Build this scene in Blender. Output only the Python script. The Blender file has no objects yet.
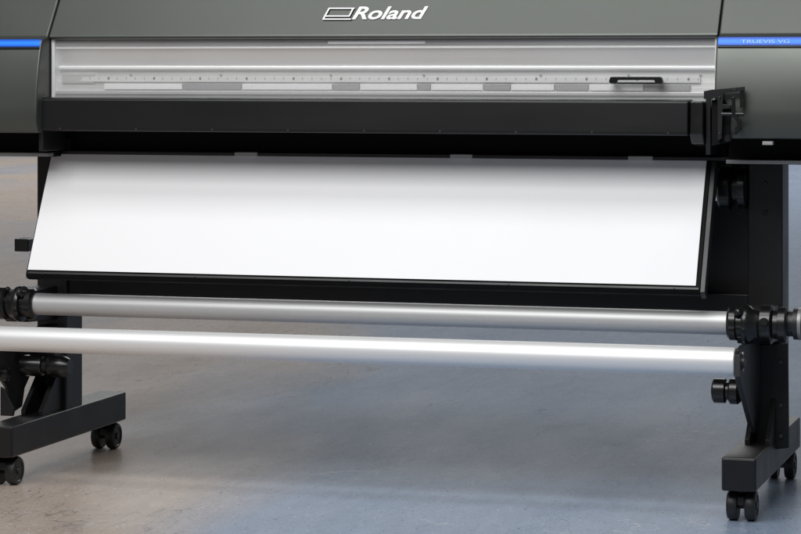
import bpy, bmesh, math, random
from mathutils import Vector, Matrix
random.seed(4)
S = bpy.context.scene
COL = S.collection
S.view_settings.view_transform = 'Standard'
S.view_settings.look = 'None'
S.view_settings.exposure = 0

# ------------------------------------------------------------------ camera
A = math.radians(16.4); FPX = 2627.0; H = 1.05; V0 = 65.0
CX, CY = 1.879, -6.355
s_, c_ = math.sin(A), math.cos(A)
cam = bpy.data.cameras.new('camera'); co = bpy.data.objects.new('camera', cam); COL.objects.link(co)
co.location = (CX, CY, H); co.rotation_euler = (math.radians(90), 0, A)
cam.sensor_width = 36; cam.lens = 36*FPX/801; cam.shift_y = -(267-V0)/801
cam.clip_end = 500
S.camera = co

def P(u, v, y):
    """real-world x, z of the spot measured at (u, v) on the plane at depth y"""
    k = (u-400.5)/FPX; dy = y-CY
    dx = dy*(k*c_-s_)/(c_+k*s_)
    d = -dx*s_+dy*c_
    return CX+dx, H-(v-V0)*d/FPX
def X(u, y, v=100): return P(u, v, y)[0]
def Z(u, v, y): return P(u, v, y)[1]
def Zav(vl, vr, y, ul=45, ur=705): return .5*(Z(ul, vl, y)+Z(ur, vr, y))

# ------------------------------------------------------------------ materials
def mat(name, col, rough=.5, metal=0, var=.12, scale=(20,20,20), bump=0, bscale=300, rvar=.1, spec=.5, coat=0):
    m = bpy.data.materials.new(name); m.use_nodes = True
    n = m.node_tree.nodes; l = m.node_tree.links
    b = n['Principled BSDF']
    b.inputs['Metallic'].default_value = metal
    b.inputs['Specular IOR Level'].default_value = spec
    b.inputs['Coat Weight'].default_value = coat
    tc = n.new('ShaderNodeTexCoord'); mp = n.new('ShaderNodeMapping'); mp.inputs['Scale'].default_value = scale
    l.new(tc.outputs['Object'], mp.inputs['Vector'])
    nz = n.new('ShaderNodeTexNoise'); nz.inputs['Scale'].default_value = 1; nz.inputs['Detail'].default_value = 5
    l.new(mp.outputs[0], nz.inputs['Vector'])
    cr = n.new('ShaderNodeMix'); cr.data_type = 'RGBA'
    cr.inputs[6].default_value = (*[max(0, q*(1-var)) for q in col], 1)
    cr.inputs[7].default_value = (*[min(1, q*(1+var)) for q in col], 1)
    l.new(nz.outputs['Fac'], cr.inputs[0]); l.new(cr.outputs[2], b.inputs['Base Color'])
    mr = n.new('ShaderNodeMapRange'); mr.inputs[1].default_value = .3; mr.inputs[2].default_value = .7
    mr.inputs[3].default_value = max(.03, rough-rvar); mr.inputs[4].default_value = min(1, rough+rvar)
    l.new(nz.outputs['Fac'], mr.inputs[0]); l.new(mr.outputs[0], b.inputs['Roughness'])
    if bump:
        n2 = n.new('ShaderNodeTexNoise'); n2.inputs['Scale'].default_value = bscale; n2.inputs['Detail'].default_value = 3
        l.new(tc.outputs['Object'], n2.inputs['Vector'])
        bp = n.new('ShaderNodeBump'); bp.inputs['Strength'].default_value = bump; bp.inputs['Distance'].default_value = .001
        l.new(n2.outputs['Fac'], bp.inputs['Height']); l.new(bp.outputs[0], b.inputs['Normal'])
    return m

M = {}
M['cover'] = mat('grey_green_paint', (.082,.088,.080), .36, .55, .05, (6,6,6), .10, 900, .03)
M['black'] = mat('black_powder_coat', (.0105,.0105,.0115), .38, 0, .2, (9,9,9), .25, 700, .06, .42)
M['dark'] = mat('dark_grey_plate', (.022,.022,.024), .38, .2, .2, (9,9,9), .25, 700, .06, .45)
M['bar'] = mat('black_satin_metal', (.0085,.0085,.0092), .36, 0, .15, (2,9,9), .15, 700, .05, .34)
M['deep'] = mat('black_matte', (.004,.004,.004), .7, 0, .2, (9,9,9), 0, 1, .05, .15)
M['plastic'] = mat('black_plastic', (.007,.007,.007), .24, 0, .2, (14,14,14), .1, 400, .06, .5)
M['rubber'] = mat('black_rubber', (.009,.009,.009), .42, 0, .2)
M['silver'] = mat('brushed_aluminium', (.72,.72,.71), .34, .7, .05, (1.5,60,240), 0, 1, .07)
M['silver2'] = mat('bright_aluminium', (.88,.88,.88), .36, .3, .04, (1.5,60,240), 0, 1, .05)
M['mid'] = mat('grey_aluminium', (.36,.36,.36), .42, .5, .08, (3,60,200), 0, 1, .05)
M['dull'] = mat('dull_dark_steel', (.06,.06,.06), .45, .5, .1)
M['rail'] = mat('grey_rail_steel', (.26,.26,.26), .40, .4, .1)
M['tube'] = mat('satin_tube_metal', (.58,.58,.58), .48, .5, .02, (2,2,2), 0, 1, .02)
M['tubeW'] = mat('pale_satin_tube', (.86,.86,.86), .44, .45, .02, (2,2,2), 0, 1, .02)
M['white'] = mat('white_vinyl', (.85,.85,.86), .5, 0, .012, (3,3,3), .03, 60, .05)
M['logo'] = mat('white_print', (.88,.88,.88), .4, 0, .01)
M['paleblue'] = mat('pale_blue_print', (.38,.58,.95), .5, 0, .02)
M['clip'] = mat('grey_clip', (.34,.34,.34), .45, .3, .1)
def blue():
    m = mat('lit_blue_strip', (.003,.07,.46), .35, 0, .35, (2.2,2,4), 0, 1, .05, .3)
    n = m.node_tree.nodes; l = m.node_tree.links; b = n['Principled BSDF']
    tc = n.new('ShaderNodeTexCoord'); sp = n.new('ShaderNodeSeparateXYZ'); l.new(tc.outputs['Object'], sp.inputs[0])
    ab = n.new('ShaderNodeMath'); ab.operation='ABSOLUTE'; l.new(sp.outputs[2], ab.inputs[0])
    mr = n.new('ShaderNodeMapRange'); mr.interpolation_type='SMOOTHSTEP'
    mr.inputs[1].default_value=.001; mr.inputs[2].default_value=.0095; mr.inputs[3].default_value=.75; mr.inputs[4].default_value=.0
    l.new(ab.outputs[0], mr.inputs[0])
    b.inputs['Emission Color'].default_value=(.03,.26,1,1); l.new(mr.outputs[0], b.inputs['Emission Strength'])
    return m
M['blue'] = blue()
def ticks():
    m = mat('scale_print', (.74,.74,.73), .42, .4, .04, (1.5,60,240), 0, 1, .05)
    n = m.node_tree.nodes; l = m.node_tree.links; b = n['Principled BSDF']
    src = b.inputs['Base Color'].links[0].from_socket
    tc = n.new('ShaderNodeTexCoord'); sp = n.new('ShaderNodeSeparateXYZ'); l.new(tc.outputs['Object'], sp.inputs[0])
    def M_(op, a, v):
        q = n.new('ShaderNodeMath'); q.operation = op; l.new(a, q.inputs[0])
        if isinstance(v,(int,float)): q.inputs[1].default_value = v
        else: l.new(v, q.inputs[1])
        return q.outputs[0]
    x = M_('ADD', sp.outputs[0], 5.0)
    t1 = M_('MULTIPLY', M_('LESS_THAN', M_('MODULO', x, .0245), .0024), .6)
    t2 = M_('LESS_THAN', M_('MODULO', x, .1225), .0055)
    up = M_('GREATER_THAN', sp.outputs[2], -.001)
    f = M_('MULTIPLY', M_('MAXIMUM', t1, t2), up)
    f = M_('MULTIPLY', f, .85)
    mx = n.new('ShaderNodeMix'); mx.data_type='RGBA'; l.new(f, mx.inputs[0]); l.new(src, mx.inputs[6]); mx.inputs[7].default_value=(.04,.04,.04,1)
    l.new(mx.outputs[2], b.inputs['Base Color'])
    return m
M['scale'] = ticks()
def pane():
    m = bpy.data.materials.new('hazy_clear_plastic'); m.use_nodes = True
    n = m.node_tree.nodes; l = m.node_tree.links; b = n['Principled BSDF']; out = n['Material Output']
    b.inputs['Base Color'].default_value=(.8,.8,.8,1); b.inputs['Roughness'].default_value=.22
    tr = n.new('ShaderNodeBsdfTransparent'); mx = n.new('ShaderNodeMixShader')
    tc = n.new('ShaderNodeTexCoord'); nz = n.new('ShaderNodeTexNoise'); nz.inputs['Scale'].default_value=1.5; nz.inputs['Detail'].default_value=2; l.new(tc.outputs['Object'], nz.inputs['Vector'])
    mr = n.new('ShaderNodeMapRange'); mr.inputs[1].default_value=.35; mr.inputs[2].default_value=.65; mr.inputs[3].default_value=.05; mr.inputs[4].default_value=.16
    l.new(nz.outputs['Fac'], mr.inputs[0]); l.new(mr.outputs[0], mx.inputs[0])
    l.new(tr.outputs[0], mx.inputs[1]); l.new(b.outputs[0], mx.inputs[2]); l.new(mx.outputs[0], out.inputs[0])
    return m
M['pane'] = pane()

def concrete():
    m = bpy.data.materials.new('worn_concrete'); m.use_nodes = True
    n = m.node_tree.nodes; l = m.node_tree.links; b = n['Principled BSDF']
    tc = n.new('ShaderNodeTexCoord')
    def noise(scale, detail=6, rough=.6, sc=(1,1,1), rot=0, dist=0, off=0):
        mp = n.new('ShaderNodeMapping')
        mp.inputs['Scale'].default_value = sc; mp.inputs['Rotation'].default_value = (0,0,rot); mp.inputs['Location'].default_value=(off,off*.7,0)
        l.new(tc.outputs['Object'], mp.inputs['Vector'])
        t = n.new('ShaderNodeTexNoise'); t.inputs['Scale'].default_value = scale; t.inputs['Detail'].default_value = detail
        t.inputs['Roughness'].default_value = rough; t.inputs['Distortion'].default_value = dist
        l.new(mp.outputs[0], t.inputs['Vector']); return t.outputs['Fac']
    def rng(src, a, bb, c, d):
        r = n.new('ShaderNodeMapRange'); r.inputs[1].default_value=a; r.inputs[2].default_value=bb; r.inputs[3].default_value=c; r.inputs[4].default_value=d
        l.new(src, r.inputs[0]); return r.outputs[0]
    def mth(op, a, q):
        x = n.new('ShaderNodeMath'); x.operation=op; l.new(a, x.inputs[0])
        if isinstance(q,(int,float)): x.inputs[1].default_value=q
        else: l.new(q, x.inputs[1])
        return x.outputs[0]
    def mix(f, a, bb, mode='MIX'):
        x = n.new('ShaderNodeMix'); x.data_type='RGBA'; x.blend_type = mode
        for i, q in ((6,a),(7,bb)):
            if isinstance(q, tuple): x.inputs[i].default_value = (*q,1)
            else: l.new(q, x.inputs[i])
        if isinstance(f, (int,float)): x.inputs[0].default_value = f
        else: l.new(f, x.inputs[0])
        return x.outputs[2]
    def mul(base, src, a, bb, lo, hi):
        return mix(1, base, mix(rng(src, a, bb, 0, 1), (lo,lo,lo*1.01), (hi,hi,hi)), 'MULTIPLY')
    sep = n.new('ShaderNodeSeparateXYZ'); l.new(tc.outputs['Object'], sep.inputs[0])
    # floor tint: warm towards the left of a diagonal, cool to the right
    diag = mth('ADD', mth('MULTIPLY', sep.outputs[0], .96), mth('MULTIPLY', sep.outputs[1], .28))
    side = rng(diag, -.85, .25, .20, -.22)
    big = noise(.9, 4, .5, sc=(1,.4,1), off=3.1)
    base = mix(rng(mth('ADD', big, side), .38, .68, 0, 1), (.245,.308,.405), (.430,.358,.300))
    med = noise(2.8, 7, .55, sc=(1,.33,1), dist=.2)
    base = mul(base, med, .34, .66, .86, 1.12)
    tro = noise(22, 8, .72, sc=(1,.30,1), rot=.25, dist=.5)
    base = mul(base, tro, .36, .64, .90, 1.08)
    # irregular scuffs and fine cracks
    def lines(scale, sc, rot, off, lvl, w, amt, col, moff, dist):
        q = noise(scale, 3, .5, sc=sc, rot=rot, off=off, dist=dist)
        ln = mth('ABSOLUTE', mth('SUBTRACT', q, lvl), 0)
        msk = rng(noise(2.4, 3, .6, sc=(1,.4,1), off=moff), .50, .60, 0, 1)
        return mix(mth('MULTIPLY', rng(ln, .0, w, amt, 0), msk), bs[0], col)
    bs = [base]
    bs[0] = lines(7, (1,.35,1), .4, 5, .50, .007, .65, (.06,.065,.075), 8, 1.0)
    bs[0] = lines(10, (.5,.5,1), -.6, 15, .52, .006, .50, (.60,.60,.60), 18, .8)
    bs[0] = lines(5, (1,.22,1), .9, 25, .48, .004, .55, (.07,.07,.08), 28, .5)
    base = bs[0]
    sp = noise(48, 3, .55, sc=(1,.5,1))
    base = mix(rng(sp, .69, .72, 0, .75), base, (.04,.04,.045))
    sp2 = noise(120, 2, .5, sc=(1,.33,1), off=2)
    base = mix(rng(sp2, .66, .71, 0, .65), base, (.05,.05,.055))
    sp3 = noise(110, 2, .5, sc=(1,.33,1), off=12)
    base = mix(rng(sp3, .68, .73, 0, .5), base, (.62,.62,.62))
    fine = noise(190, 5, .85, sc=(1,.28,1))
    base = mul(base, fine, .3, .7, .76, 1.22)
    l.new(base, b.inputs['Base Color'])
    l.new(rng(med, .3, .7, .30, .19), b.inputs['Roughness'])
    b.inputs['Specular IOR Level'].default_value = .5
    h = mth('ADD', mth('MULTIPLY', tro, .5), mth('MULTIPLY', fine, .2))
    h = mth('SUBTRACT', h, rng(sp, .68, .72, 0, .6))
    bp = n.new('ShaderNodeBump'); bp.inputs['Strength'].default_value=.18; bp.inputs['Distance'].default_value=.003
    l.new(h, bp.inputs['Height']); l.new(bp.outputs[0], b.inputs['Normal'])
    return m
M['floor'] = concrete()

# ------------------------------------------------------------------ mesh helpers
WORLD = {}
class MB:
    def __init__(s): s.v = []; s.f = []
    def add(s, vs, fs):
        o = len(s.v); s.v += [tuple(q) for q in vs]; s.f += [tuple(i+o for i in q) for q in fs]; return s
    def box(s, x0,x1,y0,y1,z0,z1):
        vs = [(x,y,z) for x in (x0,x1) for y in (y0,y1) for z in (z0,z1)]
        return s.add(vs, [(0,1,3,2),(4,6,7,5),(0,4,5,1),(2,3,7,6),(0,2,6,4),(1,5,7,3)])
    def prism(s, prof, a, b, axis='x'):
        n = len(prof)
        def pt(t, p):
            return (t,p[0],p[1]) if axis=='x' else ((p[0],t,p[1]) if axis=='y' else (p[0],p[1],t))
        vs = [pt(a,p) for p in prof]+[pt(b,p) for p in prof]
        fs = [tuple(range(n)), tuple(range(2*n-1,n-1,-1))]+[(i,(i+1)%n,(i+1)%n+n,i+n) for i in range(n)]
        return s.add(vs, fs)
    def lathe(s, stations, p0, p1, n=40):
        """stations: (t in metres along p0->p1, radius)"""
        p0 = Vector(p0); d = (Vector(p1)-p0).normalized()
        up = Vector((0,0,1)) if abs(d.z)<.9 else Vector((0,1,0))
        a = d.cross(up).normalized(); b = d.cross(a)
        vs = []; fs = []
        for t,r in stations:
            for k in range(n):
                w = 2*math.pi*k/n
                vs.append(p0+d*t+(a*math.cos(w)+b*math.sin(w))*r)
        m = len(stations)
        for i in range(m-1):
            for k in range(n):
                k2=(k+1)%n
                fs.append((i*n+k,i*n+k2,(i+1)*n+k2,(i+1)*n+k))
        fs.append(tuple(range(n))); fs.append(tuple(range(m*n-1,(m-1)*n-1,-1)))
        return s.add(vs, fs)
    def cyl(s, p0, p1, r, n=32, ch=0):
        L = (Vector(p1)-Vector(p0)).length
        st = [(0,r),(L,r)] if not ch else [(0,r-ch),(ch,r),(L-ch,r),(L,r-ch)]
        return s.lathe(st, p0, p1, n)
    def build(s, name, m, parent=None, bevel=0, seg=2):
        c = Vector([.5*(min(q[i] for q in s.v)+max(q[i] for q in s.v)) for i in range(3)])
        me = bpy.data.meshes.new(name)
        me.from_pydata([tuple(Vector(q)-c) for q in s.v], [], s.f)
        bm = bmesh.new(); bm.from_mesh(me); bmesh.ops.recalc_face_normals(bm, faces=bm.faces); bm.to_mesh(me); bm.free()
        me.polygons.foreach_set('use_smooth', [True]*len(me.polygons))
        me.set_sharp_from_angle(angle=math.radians(32))
        me.materials.append(m)
        o = bpy.data.objects.new(name, me); COL.objects.link(o)
        WORLD[o] = c
        if parent is not None:
            o.parent = parent; o.location = c-WORLD[parent]
        else: o.location = c
        if bevel:
            md = o.modifiers.new('bevel','BEVEL'); md.width = bevel; md.segments = seg; md.limit_method='ANGLE'; md.angle_limit=math.radians(32)
            md.harden_normals = True
        return o
def thing(name, label, cat, loc):
    o = bpy.data.objects.new(name, None); COL.objects.link(o); o.location = loc; WORLD[o] = Vector(loc)
    o.empty_display_size = .1
    o['label']=label; o['category']=cat; return o
def tag(o, label, cat): o['label']=label; o['category']=cat; return o

def text_mb(body, O, ex, ey, width, extrude, shear=0, bold=0, height=None):
    cu = bpy.data.curves.new('t','FONT'); cu.body = body; cu.shear = shear; cu.offset = bold; cu.extrude = .02; cu.resolution_u = 6
    to = bpy.data.objects.new('t', cu); COL.objects.link(to)
    bpy.context.view_layer.update()
    me = bpy.data.meshes.new_from_object(to.evaluated_get(bpy.context.evaluated_depsgraph_get()))
    bpy.data.objects.remove(to); bpy.data.curves.remove(cu)
    xs = [q.co.x for q in me.vertices]; ys = [q.co.y for q in me.vertices]
    k = width/(max(xs)-min(xs)); ky = k if height is None else height/(max(ys)-min(ys))
    nn = Vector(ex).cross(Vector(ey)).normalized()
    mb = MB()
    mb.add([Vector(O)+Vector(ex)*((q.co.x-min(xs))*k)+Vector(ey)*((q.co.y-min(ys))*ky)+nn*((q.co.z+.02)/.04*extrude) for q in me.vertices],
           [tuple(p.vertices) for p in me.polygons])
    bpy.data.meshes.remove(me); return mb

# ------------------------------------------------------------------ floor
fl = MB(); fl.add([(-90,-30,0),(90,-30,0),(90,160,0),(-90,160,0)],[(0,1,2,3)])
f = fl.build('floor', M['floor']); f['kind']='structure'; f.location=(0,0,0)
for q in f.data.vertices: q.co += WORLD[f]

# ------------------------------------------------------------------ printer
pr = thing('wide_format_printer', 'wide grey and black printer body with blue side strips, resting on the black stand', 'printer', (0,0,.83))
yC = -.262                                  # lower lip of the front cover
XL = X(48, yC, 38); XR = X(719, yC, 37)
zL = Zav(38, 37, yC)                        # lip height
zT = Zav(0, 0, yC+.06)
yT = yC+.062
MB().box(-1.36,1.36,-.12,.36,.862,1.10).build('chassis', M['deep'], pr)
cov = MB().prism([(.36,zT+.13),(-.09,zT+.13),(-.125,zT+.115),(yT,zT),(yC,zL+.006),(yC,zL),(yC+.02,zL),(.36,zL)], XL+.0025, XR-.0025)
cover = cov.build('front_cover', M['cover'], pr, .004)
zbL = Z(20,133,-.33); zbR = Z(770,139,-.33)
def side_cover(x0, x1, zb):
    p = [(.36,zT+.132),(-.09,zT+.132),(-.125,zT+.117),(yT-.003,zT),(yC-.003,zL+.004),(-.295,zL-.002),(-.303,zL-.022)]
    for t in (.2,.4,.6,.8):                      # slight belly in the lower panel
        p.append((-.303-.032*t-.006*math.sin(math.pi*t), zL-.022+(zb+.03-zL+.022)*t))
    p += [(-.335,zb+.03),(-.325,zb),(.36,zb)]
    return MB().prism(p, x0, x1).build('side_cover', M['cover'], pr, .005, 3)
sl = side_cover(-1.42, XL, zbL); sr = side_cover(XR, 1.42, zbR)
for par,(a,b) in ((sl,(-1.40,XL-.004)),(sr,(XR+.004,1.40))):
    MB().prism([(-.2975,zL-.0015),(-.3055,zL-.0215),(-.300,zL-.0215),(-.292,zL-.0015)], a, b).build('blue_strip', M['blue'], par, .0012)
    MB().prism([(-.304,zL-.0235),(-.3065,zL-.0265),(-.299,zL-.0265),(-.299,zL-.0235)], a, b).build('trim_line', M['deep'], par)
e2 = Vector((0,.008,.020)).normalized()
text_mb('TRUEVIS VG', Vector((X(741,-.304,43), -.3045, zL-.0165)), (1,0,0), e2, .112, .0006, 0, .004, height=.009).build('strip_lettering', M['paleblue'], sr)
eyv = Vector((0, yT-yC, zT-(zL+.006))).normalized(); nv = Vector((1,0,0)).cross(eyv)
def onface(u, v):
    y = yC+.03
    for _ in range(6):
        x, z = P(u, v, y); y = yC+(z-(zL+.006))/(zT-zL-.006)*(yT-yC)
    return Vector((x,y,z))
o1 = onface(352,19.8); o2 = onface(426,19.8); o3 = onface(352,7.3)
hh = (o3-o1).length
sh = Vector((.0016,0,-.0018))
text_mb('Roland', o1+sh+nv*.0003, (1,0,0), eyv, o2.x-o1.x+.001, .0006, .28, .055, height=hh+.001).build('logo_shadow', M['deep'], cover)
lg = text_mb('Roland', o1+nv*.001, (1,0,0), eyv, o2.x-o1.x, .0012, .28, .020, height=hh).build('logo_lettering', M['logo'], cover)
def strip(mb, pts, off, e):
    q = [onface(*p)+nv*off for p in pts]; n = len(q)
    mb.add(q+[p+nv*e for p in q], [tuple(range(n)), tuple(range(2*n-1,n-1,-1))]+[(i,(i+1)%n,(i+1)%n+n,i+n) for i in range(n)])
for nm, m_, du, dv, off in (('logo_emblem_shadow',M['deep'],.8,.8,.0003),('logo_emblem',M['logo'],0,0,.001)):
    e = MB(); T = lambda L: [(a+du,b+dv) for a,b in L]
    strip(e, T([(328.9,8),(355,8),(354.5,9.2),(328.2,9.2)]), off, .001)
    strip(e, T([(328.2,9.2),(329.8,9.2),(326.2,15.8),(324.5,15.8)]), off, .001)
    strip(e, T([(352.2,9.2),(353.8,9.2),(350.4,15.8),(348.9,15.8)]), off, .001)
    strip(e, T([(324.5,15.8),(350.4,15.8),(349.9,16.9),(323.9,16.9)]), off, .001)
    strip(e, T([(323.9,16.9),(325.4,16.9),(324.7,18.9),(351.3,18.9),(350.7,20),(322.4,20)]), off, .001)
    e.build(nm, m_, cover)

# ---- silver platen behind the cover lip
yS = -.228
zs0 = Zav(97,98,yS); zs1 = zL+.004
plat = MB().prism([(yS+.014,zs1),(yS+.014,zs0-.02),(yS-.006,zs0-.02),(yS-.005,zs0+.01),(yS,zs0+.045),(yS+.004,zs0+.075),(yS+.001,zs1-.05),(yS-.008,zs1-.024),(yS-.010,zs1)], XL+.003, XR-.003).build('platen_panel', M['silver'], pr)
plat.data.set_sharp_from_angle(angle=math.radians(60))
def rail(name, va, vb, d, m_, u0=52, u1=717, bev=.001, par=plat):
    z1 = Zav(va,va-.5,yS); z0 = Zav(vb,vb-.5,yS)
    return MB().box(X(u0,yS-d),X(u1,yS-d),yS-d,yS+.006,z0,z1).build(name, m_, par, bev)
rail('guide_rail', 39, 45.5, .013, M['mid'], 54, 716, .003)
rail('guide_lip', 47.0, 48.6, .013, M['silver2'], 54, 716, .0015)
rail('carriage_rail', 66.0, 70.2, .010, M['silver2'], 58, 716, .004)
rail('scale_strip', 77.6, 82.2, .009, M['scale'], 80, 700, 0)
rail('lower_ledge', 91.5, 95, .014, M['silver'], 52, 717)
MB().box(X(328,yS-.0145),X(425,yS-.0145),yS-.0145,yS-.006,Zav(44,43.5,yS),Zav(41.2,40.7,yS)).build('rail_highlight', M['logo'], plat)  # white strip set on the guide rail as a painted highlight line
for a,b in [(104,182),(242,332),(360,417),(431,483),(511,554),(589,643)]:
    MB().box(X(a,yS-.012),X(b,yS-.012),yS-.012,yS+.004,Zav(90,89.6,yS),Zav(84.2,83.8,yS)).build('roller_guard', M['silver2'], plat, .0008)
for a,b in ((183,241),(333,359),(418,430),(484,510),(555,588),(644,690)):
    MB().box(X(a,yS-.010),X(b,yS-.010),yS-.010,yS+.004,Zav(90,89.6,yS),Zav(84.2,83.8,yS)).build('roller_slot', M['mid'], plat, .0008)
for u in (66,130,220,330,423,540,628,700):
    x = X(u,yS-.006); z = Zav(75,74.5,yS)
    MB().cyl((x,yS+.002,z),(x,yS-.0055,z),.0026,16,.001).build('screw', M['mid'], plat)
MB().box(X(62,yS-.008),X(94,yS-.008),yS-.008,yS+.004,Z(75,83,yS),Z(75,73,yS)).build('end_plate', M['silver'], plat, .001)
yW = -.247
for a,b in ((XL+.003,XL+.012),(XR-.012,XR-.003)):
    MB().box(a,b,yW-.002,yS+.01,zs0-.015,zL-.001).build('window_frame', M['silver2'], pr, .002)
MB().prism([(yW,zL-.001),(yW+.0025,zL-.001),(yW+.0025,zs0-.01),(yW,zs0-.01)], XL+.0122, XR-.0122).build('window_pane', M['pane'], pr)
hz = Zav(80,80,yW-.02, 608,663); hx0 = X(609,yW-.02); hx1 = X(663,yW-.02)
hb = MB()
hb.prism([(hx0,hz-.004),(hx0+.003,hz+.0065),(hx0+.008,hz+.008),(hx1-.008,hz+.008),(hx1-.003,hz+.0065),(hx1,hz-.004),(hx1-.004,hz-.008),(hx1-.018,hz-.008),(hx1-.020,hz+.000),(hx0+.020,hz+.000),(hx0+.018,hz-.008),(hx0+.004,hz-.008)], yW-.024, yW-.010,'y')
h = hb.build('cover_handle', M['plastic'], pr, .0015)
MB().box(hx0+.0185,hx1-.0185,yW-.010,yW-.004,hz-.0085,hz-.0055).build('handle_lip', M['plastic'], h, .001)
for x in (hx0+.009,hx1-.009):
    MB().cyl((x,yW-.001,hz-.001),(x,yW-.012,hz-.001),.006,16).build('handle_mount', M['plastic'], h)

# ---- black dryer bar
yB = -.30
bx0 = X(39,yB); bx1 = X(688,yB)
zb1 = Zav(98.5,100,yB); zb0 = Zav(132,134.5,yB)
bar = MB().prism([(yB+.004,zb1),(yB,zb1-.004),(yB-.004,zb0+.006),(yB,zb0),(yB+.07,zb0),(yB+.07,zb1+.002),(yB+.02,zb1+.002)], bx0, bx1).build('dryer_bar', M['bar'], pr, .003)
for i in range(9):
    u = 60+i*76
    x = X(u,yB-.004); z = Zav(129.5,132,yB)
    MB().cyl((x,yB+.002,z),(x,yB-.0055,z),.0022,14,.0006).build('screw', M['dull'], bar)
MB().box(bx0-.004,bx0+.008,yB+.006,-.15,Z(40,150,-.2),zb1+.004).build('end_bracket', M['black'], pr, .002)
MB().prism([(yB+.012,zb1-.002),(yB+.008,zb0+.004),(yB+.03,zb0-.02),(yB+.13,zb0-.03),(yB+.13,zb1)], bx1+.002, bx1+.034).build('end_cap', M['plastic'], pr, .003)
MB().box(bx1+.036,bx1+.048,yB+.03,-.10,zb0-.045,zb1+.006).build('end_bracket', M['black'], pr, .002)
yA = -.15
zr1 = Zav(150.5,157,yA); zr0 = Zav(153.5,160.5,yA)
MB().box(XL+.004,XR-.004,yA+.022,yA+.05,zr0-.01,zs0).build('outlet_panel', M['deep'], pr)
rail_ = MB().box(XL-.01,XR+.01,yA-.006,yA+.02,zr0,zr1).build('outlet_rail', M['black'], pr, .001)
for u,w in ((247,.03),(462,.028),(641,.03)):
    x = X(u,yA); MB().box(x-w,x+w,yA-.009,yA+.01,zr0-.001,zr1+.001).build('rail_clip', M['clip'], rail_, .001)
for a,b in ((-1.40,XL-.012),(XR+.012,1.40)):
    bf = MB().box(a,b,-.20,.33,zr0-.006,min(zbL,zbR)-.001).build('base_frame', M['deep'], pr, .002)
    MB().box(a,b,-.236,-.2,zr0-.004,zr0+.005).build('base_rail', M['rail'], bf, .0015)
# open latch joined to the bar's right end
yR = -.352
def XZ(u,v,y=None): return P(u,v,yR if y is None else y)
MB().prism([XZ(712,100,yR+.014),XZ(724,99,yR+.014),XZ(731,112,yR+.014),XZ(729,142,yR+.014),XZ(712,146,yR+.014)], yR+.012, yR+.024,'y').build('recess_panel', M['deep'], pr, .001)
brk = MB().prism([XZ(704,91),XZ(712,89.5),XZ(744,86.5),XZ(744.5,90.5),XZ(724,93),XZ(723,104),XZ(731,105),XZ(730.5,108.5),XZ(723,109),XZ(722,138),XZ(718,141),XZ(717.5,98),XZ(704,99)], yR-.004, yR+.011,'y').build('side_bracket', M['black'], pr, .001)
MB().prism([XZ(740,90),XZ(744.2,89.5),XZ(744.2,106),XZ(740,108)], yR-.002, yR+.012,'y').build('latch_stop', M['plastic'], brk, .001)
lv = MB().prism([XZ(733,97),XZ(736,96.5),XZ(736.5,113),XZ(742.5,120),XZ(742,130),XZ(737,135),XZ(734,133),XZ(738.5,127.5),XZ(738.5,122),XZ(733,116)], yR-.020, yR-.010,'y').build('lever', M['plastic'], pr, .0015)
MB().cyl((XZ(722,113)[0],yR-.014,XZ(735,114)[1]),(XZ(745,113)[0],yR-.014,XZ(735,114)[1]),.0045,20,.001).build('lever_grip', M['plastic'], lv)
MB().cyl((XZ(738,126)[0],yR-.010,XZ(738,129)[1]),(XZ(738,126)[0],yR+.03,XZ(738,129)[1]),.006,16,.001).build('lever_pivot', M['plastic'], lv)
MB().lathe([(0,.004),(0,.008),(.012,.008),(.014,.006),(.022,.006)],(XZ(728,138)[0],yR+.012,XZ(728,138)[1]),(XZ(728,138)[0],yR-.2,XZ(728,138)[1]),20).build('latch_knob', M['plastic'], pr)
for u,v in ((720,97),(735,90),(720,133)):
    x,z = P(u,v,yR); MB().cyl((x,yR-.001,z),(x,yR-.0075,z),.0022,14,.0008).build('screw', M['dull'], brk)
x,z = P(768,140.5,-.33)
MB().box(x-.012,x+.012,-.338,-.318,z-.010,z-.002).build('bottom_catch', M['clip'], pr, .001)

# ---- apron
def lerp(a,b,t): return a+(b-a)*t
st_y, st_z = yA, Zav(152,160,yA); sb_y, sb_z = yA-.15, Zav(270.5,285,yA-.15, 30, 695)
sx0 = .5*(X(50,st_y,152)+X(30,sb_y,270)); sx1 = .5*(X(707,st_y,160)+X(695.5,sb_y,285))
d = Vector((sb_y-st_y, sb_z-st_z)).normalized(); nn = Vector((d.y, -d.x))
if nn.x>0: nn=-nn
def ap(t, o): return (st_y+d.x*t+nn.x*o, st_z+d.y*t+nn.y*o)
L = Vector((sb_y-st_y, sb_z-st_z)).length
apr = MB().prism([ap(.004,-.003),ap(L+.012,-.003),ap(L+.018,-.012),ap(L+.014,-.03),ap(.004,-.03)], sx0-.005, sx1+.010).build('apron', M['deep'], pr, .002)
MB().prism([ap(.004,-.001),ap(L+.016,-.001),ap(L+.02,-.03),ap(.004,-.045)], sx1+.0105, sx1+.0225).build('apron_side', M['dark'], apr, .0015)
MB().prism([ap(L+.004,-.0025),ap(L+.0105,-.0025),ap(L+.0105,.0005),ap(L+.004,.0005)], sx0+.002, sx1+.008).build('apron_edge_strip', M['black'], apr, .001)
for i in range(5):
    x = lerp(sx0+.05,sx1-.05,i/4); q = ap(L+.0075,0); q2 = ap(L+.0075,.0022)
    MB().cyl((x,*q),(x,*q2),.002,14,.0006).build('screw', M['dull'], apr)

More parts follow.
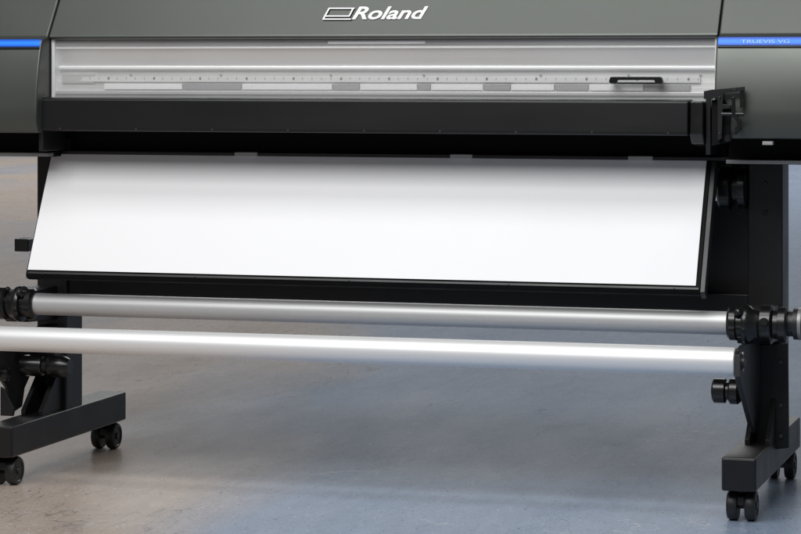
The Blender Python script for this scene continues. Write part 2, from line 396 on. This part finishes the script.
# ------------------------------------------------------------------ media sheet
ms = MB(); nu, nv_ = 60, 14; vs=[]; fs=[]
for j in range(nv_+1):
    t = j/nv_
    for i in range(nu+1):
        x = lerp(sx0,sx1,i/nu)
        o = .0008+.0012*math.sin(t*math.pi)*(1+.5*math.sin(i*.35))
        q = ap(lerp(.004,L,t), o); vs.append((x,q[0],q[1]))
for j in range(nv_):
    for i in range(nu):
        a=j*(nu+1)+i; fs.append((a,a+1,a+nu+2,a+nu+1))
ms.add(vs,fs)
sheet = ms.build('media_sheet', M['white'])
tag(sheet, 'blank white sheet of print media draped down the sloping black apron', 'sheet')

# ------------------------------------------------------------------ stand
sd = thing('printer_stand', 'black metal stand with two posts, long feet and twin wheel casters under the printer', 'stand', (0,0,0))
FZ0, FZ1 = .074, .152
PX = .925
ytop = zr0-.008
for sg in (-1,1):
    x = sg*PX + (.010 if sg>0 else -.005)
    post = MB().box(x-.042,x+.042,-.035,.07,FZ1-.002,ytop).build('post', M['black'], sd, .004)
    foot = MB().box(sg*PX-.04,sg*PX+.04,-.375,.365,FZ0,FZ1).build('foot', M['black'], sd, .005)
    MB().box(sg*PX-.037,sg*PX+.037,-.378,-.374,FZ0+.004,FZ1-.004).build('foot_cap', M['plastic'], foot, .0015)
    MB().prism([(-.035,FZ1),(-.16,FZ1),(-.16,FZ1+.012),(-.05,FZ1+.11),(-.035,FZ1+.11)], x-.03, x-.018).build('gusset', M['black'], post, .001)
    MB().prism([(-.035,FZ1),(-.16,FZ1),(-.16,FZ1+.012),(-.05,FZ1+.11),(-.035,FZ1+.11)], x+.018, x+.03).build('gusset', M['black'], post, .001)
    for zz in (FZ1+.05, FZ1+.16, ytop-.05, ytop-.12):
        MB().cyl((x,-.033,zz),(x,-.040,zz),.0055,6,.001).build('bolt', M['plastic'], post)
    for yy in (-.32,.32):
        cst = MB()
        cst.cyl((sg*PX,yy,.05),(sg*PX,yy,FZ0),.012,20)
        cst.cyl((sg*PX,yy,FZ0-.006),(sg*PX,yy,FZ0+.001),.026,24)
        cst.prism([(yy-.030,.040),(yy-.026,.058),(yy-.010,.068),(yy+.014,.066),(yy+.022,.045),(yy+.012,.03),(yy-.012,.028)], sg*PX-.0085, sg*PX+.0085)
        cs = cst.build('caster', M['plastic'], sd, .002)
        for q in (-1,1):
            a = sg*PX+q*.009; b = sg*PX+q*.034
            MB().lathe([(0,.012),(0,.033),(.004,.0355),(.018,.0355),(.0235,.033),(.025,.027),(.022,.024),(.022,.010),(.026,.009),(.026,.001)], (a,yy,.0355),(b,yy,.0355),36).build('wheel', M['rubber'], cs)
yb = .0
cb1 = Zav(279,291,yb,75,745); cb0 = Zav(297,312,yb,75,745)
MB().box(-PX+.03,PX-.03,yb-.02,yb+.05,cb0,cb1).build('cross_beam', M['black'], sd, .004)
MB().box(-PX+.03,PX-.03,.06,.10,ytop-.06,ytop).build('top_beam', M['black'], sd, .004)
yp=.03
MB().prism([(X(704,yp),Z(712,205,yp)),(X(724,yp),Z(712,198,yp)),(X(757,yp),Z(752,196,yp)),(X(757,yp),Z(756,296,yp)),(X(690,yp),Z(690,290,yp))], yp, yp+.012,'y').build('gusset_plate', M['dark'], sd, .002)
xk,zk = P(734,188,-.03)
MB().lathe([(0,.02),(0,.046),(.006,.054),(.028,.054),(.034,.047),(.036,.036),(.05,.036),(.05,.050),(.066,.050),(.07,.03)], (xk-.036,-.03,zk),(xk+.05,-.03,zk),36).build('knob', M['plastic'], sd)
xk,zk = P(22,245,.0)
MB().box(xk-.018,xk+.022,-.01,.05,zk-.017,zk+.017).build('side_catch', M['plastic'], sd, .003)

# ------------------------------------------------------------------ take-up unit
tk = thing('take_up_unit', 'black take-up hubs, knobs and arms clamped to both posts of the stand', 'take up unit', (0,-.1,.1))
yU = -.24
ux0 = X(36,yU,305); ux1 = X(729,yU,322)
uzl = Z(36,305,yU); uzr = Z(728,322,yU); uz=.5*(uzl+uzr)
RU = .0275
yD = -.37
dz = .5*(Z(0,339.5,yD)+Z(736,361,yD)); dx1 = X(736,yD,361); RD = .0335
dl = MB().lathe([(0,.012),(.0,RD-.002),(.002,RD),(2.3,RD-.0035),(2.302,RD-.006)], (dx1,yD,dz),(dx1-3,yD,dz),64).build('dancer_roller', M['tubeW'], tk)
def hub(xa, sgn, par):
    MB().lathe([(0,.012),(0,.034),(.006,.040),(.02,.040),(.022,.033),(.034,.033),(.036,.044),(.041,.046),(.048,.046),(.053,.043),(.060,.037),(.072,.034),(.074,.026),(.105,.026)], (xa-sgn*.002,yU,uz),(xa+sgn,yU,uz),40).build('hub', M['plastic'], par)
hub(ux1, 1, tk); hub(ux0, -1, tk)
for sgn,xa in ((1,ux1),(-1,ux0)):
    MB().cyl((xa+sgn*.022,yU-.028,uz+.024),(xa+sgn*.034,yU-.040,uz+.034),.009,18,.003).build('hub_latch', M['plastic'], tk)
rx0 = ux1+.072
drv = MB().lathe([(0,.02),(0,.040),(.005,.046),(.028,.046),(.032,.041),(.034,.034),(.044,.034),(.046,.042),(.062,.042),(.066,.036),(.066,.02)], (rx0,yU,uz),(rx0+.2,yU,uz),40).build('drive_housing', M['plastic'], tk)
mot = MB().lathe([(0,.02),(0,.030),(.012,.030),(.013,.037),(.060,.037),(.064,.033),(.064,.01)], (rx0+.066,yU+.01,uz+.002),(rx0+.5,yU+.01,uz+.002),36).build('drive_motor', M['dark'], tk)
MB().lathe([(0,.02),(0,.0375),(.004,.038),(.008,.0375),(.008,.02)], (rx0+.090,yU+.01,uz+.002),(rx0+.5,yU+.01,uz+.002),36).build('motor_ring', M['rail'], mot)
MB().prism([(yU+.01,uz-.03),(yU+.01,uz+.03),(-.03,uz+.03),(-.03,uz-.06),(yU+.03,uz-.05)], PX-.030, PX+.045).build('drive_bracket', M['black'], tk, .003)
MB().cyl((rx0+.017,yU-.03,uz+.008),(rx0+.017,yU-.053,uz+.010),.010,20,.002).build('drive_button', M['bar'], drv)
ub = MB().prism([(-.20,uz-.045),(-.036,uz-.045),(-.036,.20),(-.075,.18),(-.11,.20),(-.17,uz-.16)], PX-.022, PX-.012).build('upright_bracket', M['dark'], tk, .0015)
MB().box(PX-.034,PX+.052,-.052,-.0365,.215,uz-.045).build('bracket_plate', M['black'], ub, .003)
ypb=-.062
MB().prism([P(741,347,ypb),P(788,343,ypb),P(789,448,ypb),P(757,452,ypb),P(752,420,ypb),P(743,392,ypb)], ypb, ypb+.008,'y').build('brace_panel', M['black'], ub, .0015)
for uu,vv in ((781,362),(781,405),(781,436)):
    x,z=P(uu,vv,ypb); MB().cyl((x,ypb+.001,z),(x,ypb-.007,z),.0055,6,.001).build('bolt', M['dull'], ub)
lx0 = ux0-.075
MB().lathe([(0,.02),(0,.036),(.005,.042),(.028,.042),(.032,.036),(.034,.03),(.06,.03)], (lx0,yU,uz),(lx0-1,yU,uz),40).build('bearing_housing', M['plastic'], tk)
MB().prism([(yU+.01,uz-.028),(yU+.01,uz+.028),(-.03,uz+.03),(-.03,uz-.06),(yU+.03,uz-.05)], -PX-.055, -PX+.01).build('bearing_bracket', M['black'], tk, .003)
pz = .215; py=-.12
ar = MB().prism([(yD-.022,dz+.03),(yD+.03,dz+.036),(-.07,dz+.02),(-.066,.25),(py-.01,.19),(py-.045,.18),(py-.07,.21),(yD-.02,dz-.03)], dx1+.003, dx1+.011).build('dancer_arm', M['dark'], tk, .0015)
MB().prism([(yD-.030,dz+.020),(yD-.023,dz+.020),(yD-.021,dz-.03),(py-.072,.20),(py-.080,.20),(yD-.029,dz-.03)], dx1+.001, dx1+.014).build('arm_flange', M['dull'], ar, .001)
for zz,yy in ((dz+.018,yD+.012),(dz-.018,yD+.014)):
    MB().cyl((dx1+.011,yy,zz),(dx1+.016,yy,zz),.005,12,.001).build('screw', M['mid'], ar)
MB().cyl((dx1-.004,yD,dz),(dx1+.022,yD,dz),.012,24,.002).build('roller_pin', M['dull'], ar)
def knob(u0,u1,v,y,r,par):
    xa=X(u0,y,v); xb=X(u1,y,v); z=.5*(Z(u0,v,y)+Z(u1,v,y)); Lk=xb-xa
    n_=MB().lathe([(0,r*.5),(0,r*.80),(.004,r*.95),(Lk*.42,r*.95),(Lk*.45,r*.88),(Lk*.47,r*.7),(Lk*.55,r*.7),(Lk*.57,r*.9),(Lk*.62,r),(Lk*.86,r),(Lk*.94,r*.84),(Lk,r*.7)],(xa,y,z),(xb,y,z),36)
    o=n_.build('clamp_knob', M['plastic'], par)
    MB().cyl((xa-.003,y,z),(xa+.004,y,z),r*.42,20,.001).build('knob_cap', M['bar'], o)
    return z
knob(713,742,391,-.17,.031,tk)
knob(22,70,366,-.13,.029,tk)
# thin slanted bracket and small clamp at the lower left
xa = X(6,-.2,380)
lb = MB().prism([(-.30,dz-.05),(-.05,dz-.03),(-.05,.24),(-.085,.21),(-.10,.165),(-.16,.155),(-.20,.175),(-.185,.22),(-.235,.26),(-.285,.30)], xa-.010, xa).build('side_plate', M['dark'], tk, .0015)
MB().prism([(xa,.158),(xa+.035,.158),(xa+.038,.176),(xa+.012,.225),(xa,.232)], -.235, -.225, 'y').build('plate_foot', M['black'], lb, .002)
MB().cyl((xa-.002,-.215,.262),(xa+.016,-.215,.262),.017,28,.003).build('plate_dial', M['plastic'], lb)
MB().cyl((xa-.002,-.16,.325),(xa+.022,-.16,.325),.011,20,.002).build('plate_pin', M['plastic'], lb)
MB().prism([(-PX-.04,.25),(-PX+.03,.25),(-PX+.03,.36),(-PX-.02,.375),(-PX-.04,.34)],-.10,-.034,'y').build('clamp_block', M['black'], tk, .004)

# ------------------------------------------------------------------ core tube
ct = MB().lathe([(0,.018),(0,RU-.001),(.001,RU),(ux1-ux0-.003,RU),(ux1-ux0-.002,RU-.001),(ux1-ux0-.002,.018)], (ux0+.001,yU,uz),(ux1,yU,uz),64).build('core_tube', M['tube'])
tag(ct, 'silver grey core tube held between the two black take-up hubs, above the lower roller', 'tube')

# ------------------------------------------------------------------ light
W = bpy.data.worlds.new('World'); S.world = W; W.use_nodes = True
W.node_tree.nodes['Background'].inputs[0].default_value = (.93,.96,1,1)
W.node_tree.nodes['Background'].inputs[1].default_value = .16
def area(name, loc, tgt, sx, sy, e, col=(1,1,1)):
    l = bpy.data.lights.new(name,'AREA'); l.shape='RECTANGLE'; l.size=sx; l.size_y=sy; l.energy=e; l.color=col
    o = bpy.data.objects.new(name,l); COL.objects.link(o); o.location=loc
    o.rotation_euler=(Vector(tgt)-Vector(loc)).to_track_quat('-Z','Y').to_euler(); return o
area('key_softbox', (-.2,-3.5,3.6), (0,-.2,.7), 3.4, 1.6, 142)
area('top_fill', (0,-2.0,4.6), (0,-1.6,0), 4, 1.2, 80)  # unseen lamp added to light the floor in front, leaving it darker underneath
area('back_fill', (-4,18,10), (-4,18,0), 20, 12, 2700)  # unseen overhead lamp added to brighten the far floor
